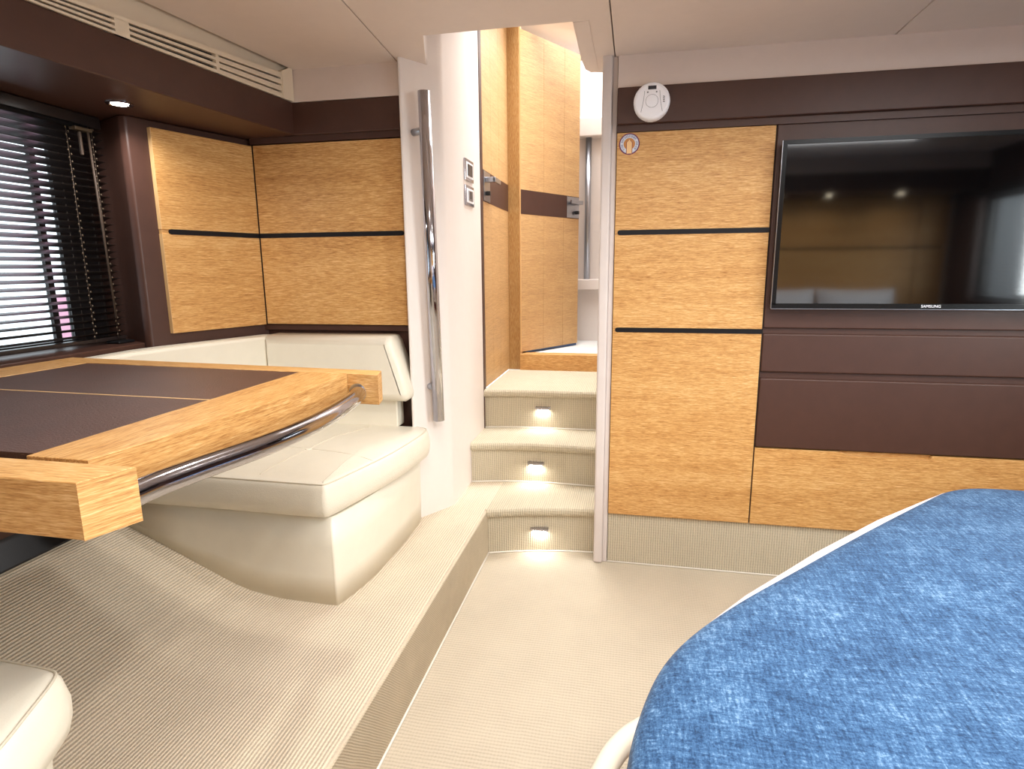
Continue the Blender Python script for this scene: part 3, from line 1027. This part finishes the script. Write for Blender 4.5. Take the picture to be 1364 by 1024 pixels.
# blind at the window beyond the bed, seen in the television
vr = thing('venetian_blind', (2.13, 0.4, 0.9), 'black venetian blind in the window beyond the bed', 'blind')
box('headrail', 2.112, 2.148, -0.2, 1.0, 1.55, 1.58, SLAT, vr)
sm2 = mesh('slat', *prismdata([(2.116, -0.0045), (2.146, 0.0045), (2.146, 0.0052), (2.116, -0.0038)], -0.2, 1.0, 1))
sm2.materials.append(SLAT)
for i in range(30):
    o = bpy.data.objects.new('slat', sm2)
    COL.objects.link(o)
    o.parent = vr
    o.matrix_parent_inverse = Matrix.Translation(-vr.location)
    o.location = (0, 0, 0.915 + 0.0215 * i)

# ------------------------------------------------------------------ corner settee


def cushion(name, outline, z0, z1, mat, parent, r=0.022, seg=4, n_in=0, puff=0.0, wob=0.0):
    """upholstered slab: outline rings with rounded top edge and a faintly puffed top"""
    P = [Vector((a, b, 0)) for a, b in outline]
    c = sum(P, Vector()) / len(P)
    N = len(P)
    nor = []
    for i in range(N):
        e1 = (P[i] - P[i - 1]).normalized()
        e2 = (P[(i + 1) % N] - P[i]).normalized()
        t_ = (e1 + e2).normalized()
        nrm = Vector((t_.y, -t_.x, 0))
        sc = 1.0 / max(0.5, nrm.dot(Vector((e1.y, -e1.x, 0))))
        nor.append(nrm * sc)
    area2 = sum(P[i].x * P[(i + 1) % N].y - P[(i + 1) % N].x * P[i].y for i in range(N))
    if area2 < 0:
        nor = [-x for x in nor]
    rings = [(-0.012, z0), (-0.002, z0 + 0.008)]
    rings += [(0.004, z0 + 0.30 * (z1 - z0)), (0.005, z0 + 0.55 * (z1 - z0))]
    for i in range(seg + 1):
        a = math.pi / 2 * i / seg
        rings.append((-r * (1 - math.cos(a)), z1 - r + r * math.sin(a)))
    vs, fs = [], []
    for o_, z in rings:
        for i in range(N):
            v = P[i] + nor[i] * o_
            vs.append((v.x, v.y, z))
    # top: shrink towards the centre
    for s_ in (0.80, 0.5, 0.2):
        last = [Vector(v) for v in vs[(len(rings) - 1) * N:len(rings) * N]]
        for i in range(N):
            v = c + (last[i] - c) * s_
            h = puff * (1 - s_ ** 2) + wob * math.sin(9 * v.x + 3 * v.y) * math.sin(11 * v.y - 4 * v.x)
            vs.append((v.x, v.y, z1 + h))
    R_ = len(rings) + 3
    for q in range(R_ - 1):
        for i in range(N):
            fs.append((q * N + i, q * N + (i + 1) % N, (q + 1) * N + (i + 1) % N, (q + 1) * N + i))
    fs.append(tuple((R_ - 1) * N + i for i in range(N)))
    fs.append(tuple(range(N - 1, -1, -1)))
    o = link(name, mesh(name, vs, fs), mat, parent, smooth=True)
    return o, [(Vector((P[i].x, P[i].y, 0)) + nor[i] * (-r * 0.35)) for i in range(N)]


def smoothline(pts, n=5):
    return [(p.x, p.y) for p in catmull([(a, b, 0) for a, b in pts], n)]


se = thing('corner_settee', (-1.1, 1.8, PLAT), 'cream leather corner settee with flared seat end beside the grab rail', 'settee')
# base: straight front, bottom following the platform and its slope
topo = [(-1.56, 1.447)] + [(-1.3, 1.447), *[(x_, 1.446) for x_, h_ in FILLET[::-1]], (-0.84, 1.442)] + smoothline([(-0.822, 1.444), (-0.806, 1.462), (-0.776, 1.60), (-0.762, 1.75), (-0.757, 1.90), (-0.765, 2.03), (-0.80, 2.10)], 4) + [(-1.56, 2.10)]
boto = [(-1.56, 1.440), (-1.3, 1.437), *[(x_, 1.433) for x_, h_ in FILLET[::-1]], (-0.830, 1.428)] + smoothline([(-0.812, 1.430), (-0.798, 1.445), (-0.772, 1.58), (-0.764, 1.74), (-0.764, 1.90), (-0.772, 2.03), (-0.80, 2.10)], 4) + [(-1.56, 2.10)]


def platz(x):
    tab = FILLET + [(-1.56, 0.2135), (-1.70, 0.27)]
    if x > FILLET[0][0]:
        return PLAT - 0.004
    for (a, h0), (b, h1) in zip(tab[:-1], tab[1:]):
        if x >= b:
            return PLAT - 0.004 + h0 + (h1 - h0) * (x - a) / (b - a)
    return PLAT + 0.27


n_ = len(topo)
vs = [(a, b, platz(a)) for a, b in boto]
for f_ in (0.33, 0.66, 1.0):
    for (a, b), (a2, b2) in zip(boto, topo):
        z0 = platz(a)
        vs.append((a + (a2 - a) * f_, b + (b2 - b) * f_, z0 + (0.452 - z0) * f_))
fs = [tuple(range(n_ - 1, -1, -1)), tuple(3 * n_ + i for i in range(n_))]
for q in range(3):
    fs += [(q * n_ + i, q * n_ + (i + 1) % n_, (q + 1) * n_ + (i + 1) % n_, (q + 1) * n_ + i) for i in range(n_)]
b_ = link('base', mesh('base', vs, fs), CREAM, se, smooth=True)
for p in b_.data.polygons:
    if len(p.vertices) > 4:
        p.use_smooth = False
cush = [(-1.54, 1.425), (-1.4, 1.424), (-1.2, 1.424), (-1.0, 1.422), (-0.86, 1.420)] + smoothline([(-0.832, 1.420), (-0.806, 1.440), (-0.772, 1.580), (-0.744, 1.72), (-0.728, 1.86), (-0.722, 1.99), (-0.740, 2.045), (-0.80, 2.06)], 5) + [(-1.0, 2.06), (-1.3, 2.06), (-1.54, 2.06)]
ct, sm_line = cushion('seat_cushion', cush, 0.454, 0.557, CREAMW, se, 0.022, 4, puff=0.012, wob=0.003)
pts = [(p.x, p.y, 0.5525) for p in sm_line[0:len(cush) - 4]]
tube('piping', pts, 0.0022, SEAM, ct, 6)
# tufted middle of the seat: sunk button with seams running off
from mathutils.bvhtree import BVHTree
_bv = BVHTree.FromPolygons([v.co[:] for v in ct.data.vertices], [tuple(p.vertices) for p in ct.data.polygons])


def on_seat(x, y, up=0.0):
    hit = _bv.ray_cast(Vector((x, y, 1.0)), Vector((0, 0, -1)))[0]
    return (x, y, (hit.z if hit else 0.557) + up)


TB = Vector(on_seat(-1.01, 1.685))
lathe('tuft_button', [(0.012, -0.004), (0.012, 0.001), (0.007, 0.003)], TB, (0, 0, 1), CREAM, ct, 20)
for ln in ([(-1.00, 1.685), (-0.93, 1.672), (-0.86, 1.658), (-0.80, 1.648), (-0.772, 1.642)], [(-1.02, 1.687), (-1.12, 1.70), (-1.25, 1.71), (-1.42, 1.715)],
           [(-1.01, 1.695), (-1.0, 1.80), (-0.97, 1.90), (-0.95, 2.0)], [(-1.01, 1.675), (-1.02, 1.60), (-1.03, 1.52), (-1.035, 1.46)]):
    tube('seam', catmull([on_seat(x, y, 0.0002) for x, y in ln], 4), 0.0013, SEAM, ct, 6)
# lower back strip and backrest
box('back_strip', -1.45, -0.848, 2.035, 2.10, 0.553, 0.665, CREAM, se, 0.006, 3)
bk = [(-1.345, 0.660), (-0.835, 0.657), (-0.807, 0.657), (-0.787, 0.672), (-0.785, 0.692), (-0.812, 0.79), (-0.840, 0.875), (-0.852, 0.893), (-0.868, 0.896), (-1.345, 0.893)]
fr = [(x, 1.985 + 0.010 * (z - 0.66) / 0.24, z) for x, z in bk]
bkx = sum(p[0] for p in bk) / len(bk)
bkz = 0.775
vs = []
for sc_, y in ((0.0, 2.095), (0.0, 2.02), (0.006, 2.004), (0.018, 1.994), (0.032, 1.990)):
    for i, (x, z) in enumerate(bk):
        p0, p2 = Vector(bk[i - 1]), Vector(bk[(i + 1) % len(bk)])
        t_ = (p2 - p0).normalized()
        nn_ = Vector((-t_.y, t_.x))
        vs.append((x + nn_.x * sc_, y, z + nn_.y * sc_))
n_ = len(bk)
fs = [tuple(range(n_)), tuple(4 * n_ + i for i in range(n_ - 1, -1, -1))]
for q in range(4):
    fs += [(q * n_ + i, q * n_ + (i + 1) % n_, (q + 1) * n_ + (i + 1) % n_, (q + 1) * n_ + i) for i in range(n_)]
bo = link('backrest', mesh('backrest', vs, fs), CREAM, se, smooth=True)
for p in bo.data.polygons:
    if len(p.vertices) > 4:
        p.use_smooth = False
tube('piping', [(-0.866, 2.001, 0.885), (-0.848, 2.001, 0.800), (-0.826, 2.001, 0.70), (-0.826, 2.001, 0.672)], 0.0018, SEAM, bo, 6)
# hull side of the backrest
hb = [(-1.345, 1.995), (-1.40, 1.83), (-1.455, 1.68), (-1.485, 1.55), (-1.490, 1.37), (-1.555, 1.37), (-1.560, 1.60), (-1.540, 1.70), (-1.445, 1.96), (-1.405, 2.08), (-1.345, 2.09)]
ho = prism('backrest', hb, 0.62, 0.889, CREAM, se, bevel=0.012, seg=3)
tube('piping', [(-1.372, 1.985, 0.8885), (-1.415, 1.85, 0.8895), (-1.468, 1.70, 0.8895), (-1.500, 1.55, 0.8895), (-1.502, 1.38, 0.8885)], 0.0016, SEAM, ho, 6)

# near settee end
sn = thing('settee', (-1.1, 0.25, PLAT), 'cream leather seat end at the open side of the dining table', 'settee')
nc = [(-1.54, 0.660), (-1.2, 0.658), (-0.95, 0.655), (-0.86, 0.652)] + smoothline([(-0.835, 0.650), (-0.806, 0.636), (-0.772, 0.565), (-0.742, 0.49), (-0.715, 0.38), (-0.705, 0.25), (-0.712, 0.10), (-0.74, 0.0)], 5) + [(-1.54, 0.0)]
nb = [(x + (0.02 if x > -1.0 and y > 0.2 else 0) * -1, y - 0.016 if y > 0.3 else y) for x, y in nc]
n_ = len(nb)
vs = [(a - 0.005, b - 0.03 if b > 0.3 else b, platz(a)) for a, b in nb] + [(a, b, 0.452) for a, b in nb]
fs = [tuple(range(n_ - 1, -1, -1)), tuple(n_ + i for i in range(n_))] + [(i, (i + 1) % n_, (i + 1) % n_ + n_, i + n_) for i in range(n_)]
link('base', mesh('base', vs, fs), CREAM, sn)
c2, l2 = cushion('seat_cushion', nc, 0.452, 0.557, CREAM, sn, 0.024, 4, puff=0.006)
tube('piping', [(p.x, p.y, 0.5525) for p in l2[0:len(nc) - 2]], 0.0022, SEAM, c2, 6)
box('backrest', -1.54, -0.78, -0.10, 0.0, 0.40, 0.88, CREAM, sn, 0.02, 3)

# ------------------------------------------------------------------ dining table
tb = thing('dining_table', (-1.56, 1.0, 0.40), 'oak dining table with brown leather inlays and a curved chrome rail', 'table')
ZT, TH = 0.905, 0.068
ZB = ZT - TH


def lerp(a, b, t):
    return a + (b - a) * t


def far_in(x):      # inner edge of the far rail
    return lerp(1.222, 1.262, (-0.739 - x) / 0.61)


def far_out(x):
    return lerp(1.264, 1.338, (-0.564 - x) / 0.92)


LX0, LX1 = -1.482, -1.525     # outer left edge, far to near
IX0, IX1 = -1.350, -1.395     # inner left edge
prism('near_rail', [(-0.595, 0.518), (-0.574, 0.578), (-1.52, 0.588), (-1.53, 0.530)], ZB, ZT, OAKX, tb, bevel=0.0015)
prism('far_rail', [(-0.548, 1.212), (-0.562, far_out(-0.564)), (-1.482, far_out(-1.482)), (-1.489, 1.29), (-1.40, far_in(-1.40)), (-0.745, 1.222)], ZB, ZT, OAKX, tb, bevel=0.0015)
ro = smoothline([(-0.655, 0.590), (-0.643, 0.676), (-0.630, 0.815), (-0.6175, 1.01), (-0.618, 1.12), (-0.622, 1.2135)], 6)
prism('side_rail', ro + [(-0.741, 1.2225), (-0.7445, 0.926), (-0.749, 0.592)], ZB, ZT - 0.0004, OAKY, tb, bevel=0.0012)
prism('hull_rail', [(-1.3585, far_in(-1.35)), (-1.40, far_in(-1.40) + 0.001), (-1.488, 1.290), (-1.53, 0.60), (-1.52, 0.592), (-1.40, 0.592)], ZB, ZT - 0.0004, OAKY, tb, bevel=0.0012)
prism('end_cap', [(-0.595, 0.518), (-0.574, 0.578), (-0.5732, 0.5778), (-0.5942, 0.5178)], ZB, ZT - 0.0006, OAKB, tb)
prism('end_cap', [(-0.548, 1.212), (-0.562, far_out(-0.564)), (-0.5612, far_out(-0.564)), (-0.5472, 1.212)], ZB, ZT - 0.0006, OAKB, tb)
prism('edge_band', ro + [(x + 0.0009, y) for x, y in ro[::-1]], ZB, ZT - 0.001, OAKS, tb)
# leather inserts and the oak line between them
dv = lambda x: 0.926 + 0.017 * (-0.738 - x) / 0.49
prism('leather_insert', [(-0.741, dv(-0.741) + 0.002), (-0.741, 1.2205), (-1.356, far_in(-1.356) - 0.001), (-1.378, dv(-1.378) + 0.002)], ZT - 0.02, ZT - 0.0012, BROWNT, tb)
prism('leather_insert', [(-0.7485, 0.604), (-0.7445, dv(-0.744) - 0.002), (-1.378, dv(-1.378) - 0.002), (-1.398, 0.604)], ZT - 0.02, ZT - 0.0012, BROWNT, tb)
prism('oak_line', [(-0.7405, dv(-0.7405) - 0.0022), (-0.7405, dv(-0.7405) + 0.0022), (-1.378, dv(-1.378) + 0.0022), (-1.378, dv(-1.378) - 0.0022)], ZT - 0.02, ZT - 0.0008, OAKE, tb)
prism('core', [(-0.66, 0.585), (-0.65, 1.22), (-1.48, 1.26), (-1.51, 0.585)], ZB + 0.006, ZT - 0.012, GAP, tb)
# chrome rail
zr = ZT - 0.042
rp = catmull([(-0.598, 0.572, zr), (-0.596, 0.63, zr), (-0.584, 0.70, zr), (-0.561, 0.81, zr), (-0.553, 0.91, zr), (-0.557, 1.02, zr), (-0.575, 1.14, zr), (-0.596, 1.216, zr)], 10)
cr = tube('chrome_rail', rp, 0.0168, CHROME, tb, 28, 'polished chrome bow rail along the table end')
lathe('rail_flange', [(0.0205, 0), (0.0205, 0.003), (0.0175, 0.004)], (-0.598, 1.2165, zr), (0, -1, 0), STEEL, cr, 28)
lathe('rail_flange', [(0.0205, 0), (0.0205, 0.003), (0.0175, 0.004)], (-0.598, 0.577, zr), (0, 1, 0), STEEL, cr, 28)
# black support along the hull
prism('pedestal', [(-1.523, 0.395), (-1.523, 0.400), (-1.592, 0.436), (-1.60, 0.448), (-1.612, 0.46), (-1.612, 0.85), (-1.66, 0.85), (-1.66, 0.39)], 0.70, 1.345, BLACK, tb, axis=1, bevel=0.002, label='black support foot of the table')
prism('support_arm', [(-1.615, 0.77), (-1.615, 0.838), (-1.0, 0.838), (-1.2, 0.80)], 0.86, 1.06, BLACK, tb, axis=1)

# ------------------------------------------------------------------ double bed
L_ = [(0.006, -0.35), (0.008, 0.2), (0.009, 0.45), (0.011, 0.593), (0.016, 0.655), (0.041, 0.752), (0.063, 0.808), (0.101, 0.873), (0.153, 0.938), (0.211, 1.007), (0.308, 1.110), (0.383, 1.194), (0.559, 1.383), (0.718, 1.546), (0.771, 1.601), (0.822, 1.630), (0.877, 1.641)]
CX = 0.915
R_side = [(2 * CX - x, y) for x, y in L_[::-1]]
outl = L_ + R_side     # clockwise seen from above


def offset(poly, d):
    N = len(poly)
    out = []
    for i in range(N):
        p, a, b = Vector(poly[i]), Vector(poly[i - 1]), Vector(poly[(i + 1) % N])
        e1, e2 = (p - a).normalized(), (b - p).normalized()
        t_ = (e1 + e2).normalized()
        nrm = Vector((-t_.y, t_.x))       # outward for clockwise order
        k_ = 1 / max(0.6, nrm.dot(Vector((-e1.y, e1.x))))
        out.append((p.x + nrm.x * d * k_, p.y + nrm.y * d * k_))
    return out


BT = 0.58
bd_ = thing('double_bed', (CX, 0.6, 0), 'low double bed with tapered foot and cream padded rim', 'bed')
bo_ = offset(outl, 0.012)
prism('base', offset(outl, -0.035), 0.0, 0.285, RED, bd_, label='burgundy bed base')
# mattress slightly larger than the coverlet along the tapered side
mo = []
for i, (x, y) in enumerate(outl):
    e = 0.0
    xm = x if x < CX else 2 * CX - x
    if 0.12 < xm < 0.80 and y > 0.85:
        e = 0.021 * math.sin(math.pi * (xm - 0.12) / 0.68) ** 0.8
    mo.append(offset(outl, e)[i])
prism('mattress', mo, 0.285, BT - 0.006, SHEET, bd_, bevel=0.006, seg=2)
rl = [(-0.044, -0.35), (-0.044, 0.3), (-0.046, 0.60), (-0.046, 0.74), (-0.040, 0.83), (-0.024, 0.90), (0.002, 0.955), (0.04, 1.00), (0.12, 1.06), (0.24, 1.15), (0.42, 1.32), (0.60, 1.50), (0.72, 1.60), (0.80, 1.66), (CX, 1.675)]
rimp = catmull([(x, y, 0.290) for x, y in rl + [(2 * CX - x, y) for x, y in rl[-2::-1]]], 4)
tube('padded_rim', rimp, 0.021, CREAM, bd_, 14, 'cream padded leather rim')

# coverlet: rings over the mattress edge; long drop on the long side, short along the taper
rings = []
N = len(outl)


def droptab(i):
    x, y = outl[i]
    t = min(1, max(0, (0.92 - y) / 0.16))
    return 0.012 + 0.215 * t * t * (3 - 2 * t)


cover_v, cover_f = [], []
specs = [(-0.20, 0.000, 0), (-0.10, 0.001, 0), (-0.045, -0.001, 0), (-0.020, -0.004, 0), (-0.006, -0.010, 0), (0.001, -0.020, 1), (0.006, -0.07, 2), (0.010, -0.14, 2), (0.014, -0.23, 2)]
for d_, dz, kind in specs:
    po_ = offset(outl, d_)
    for i in range(N):
        x, y = po_[i]
        dt = droptab(i)
        z = BT + 0.004 + dz
        if kind:
            z = BT + 0.004 + max(dz, -dt) if dz > -dt else BT + 0.004 - dt - 0.001 * kind
            if dt < 0.05:
                x, y = offset(outl, -0.003)[i]
            else:
                wv = 0.006 * math.sin(y * 26) * min(1, dt / 0.2) * (1 if kind == 2 else 0)
                x += -wv if x < CX else wv
        else:
            z += 0.0035 * math.sin(7 * x + 5 * y) * math.sin(6 * y - 3 * x) * min(1, -d_ / 0.1)
        cover_v.append((x, y, z))
nr = len(specs)
for q in range(nr - 1):
    for i in range(N):
        if i == N - 1:
            continue
        cover_f.append((q * N + i, q * N + i + 1, (q + 1) * N + i + 1, (q + 1) * N + i))
# centre strip between left and right halves
half = len(L_)
prev = [i for i in range(half)]
cols = 9
base = len(cover_v)
for i in range(half):
    a = Vector(cover_v[i])
    b = Vector(cover_v[N - 1 - i])
    for c_ in range(1, cols):
        p = a.lerp(b, c_ / cols)
        p.z += 0.005 * math.sin(7 * p.x + 5 * p.y) * math.sin(6 * p.y - 3 * p.x)
        cover_v.append(tuple(p))


def ci(i, c_):
    if c_ == 0:
        return i
    if c_ == cols:
        return N - 1 - i
    return base + i * (cols - 1) + c_ - 1


for i in range(half - 1):
    for c_ in range(cols):
        cover_f.append((ci(i, c_), ci(i, c_ + 1), ci(i + 1, c_ + 1), ci(i + 1, c_)))
cv = link('bedspread', mesh('bedspread', cover_v, cover_f), DENIM, None, smooth=True)
tag(cv, 'mottled blue chenille bedspread covering the double bed', 'bedspread')
sd_ = cv.modifiers.new('subdivision', 'SUBSURF')
sd_.levels = 1
sd_.render_levels = 2
so_ = cv.modifiers.new('thickness', 'SOLIDIFY')
so_.thickness = 0.005
so_.offset = 1

# pillows at the bed head (seen in the television)
for i, (x, lb) in enumerate(((0.45, 'plump white pillow at the aisle side of the bed head'), (1.02, 'plump white pillow in the middle of the bed head'), (1.55, 'plump white pillow at the window side of the bed head'))):
    bm = bmesh.new()
    bmesh.ops.create_grid(bm, x_segments=18, y_segments=12, size=1.0)
    top = []
    vs, fs = [], []
    for s_ in (1, -1):
        n0 = len(vs)
        for v in bm.verts:
            u_, q_ = v.co.x, v.co.y
            e = (1 - u_ ** 4) * (1 - q_ ** 4)
            pin = 1 - 0.10 * (1 - abs(q_)) * abs(u_) ** 3
            up_, th_ = q_ * 0.20 * (1 - 0.06 * (1 - u_ * u_)), s_ * 0.075 * max(0, e) ** 0.6 * pin
            vs.append((x + u_ * 0.26 * (1 - 0.06 * (1 - q_ * q_)), -0.398 - 0.34 * up_ + 0.94 * th_, BT + 0.198 + 0.94 * up_ + 0.34 * th_))
        bm.faces.ensure_lookup_table()
        fs += [tuple(w_.index + n0 for w_ in (f.verts if s_ > 0 else reversed(f.verts))) for f in bm.faces]
    bm.free()
    o = link('pillow', mesh('pillow', vs, fs), PILLOW, None, smooth=True)
    tag(o, lb, 'pillow', 'pillows at the bed head')
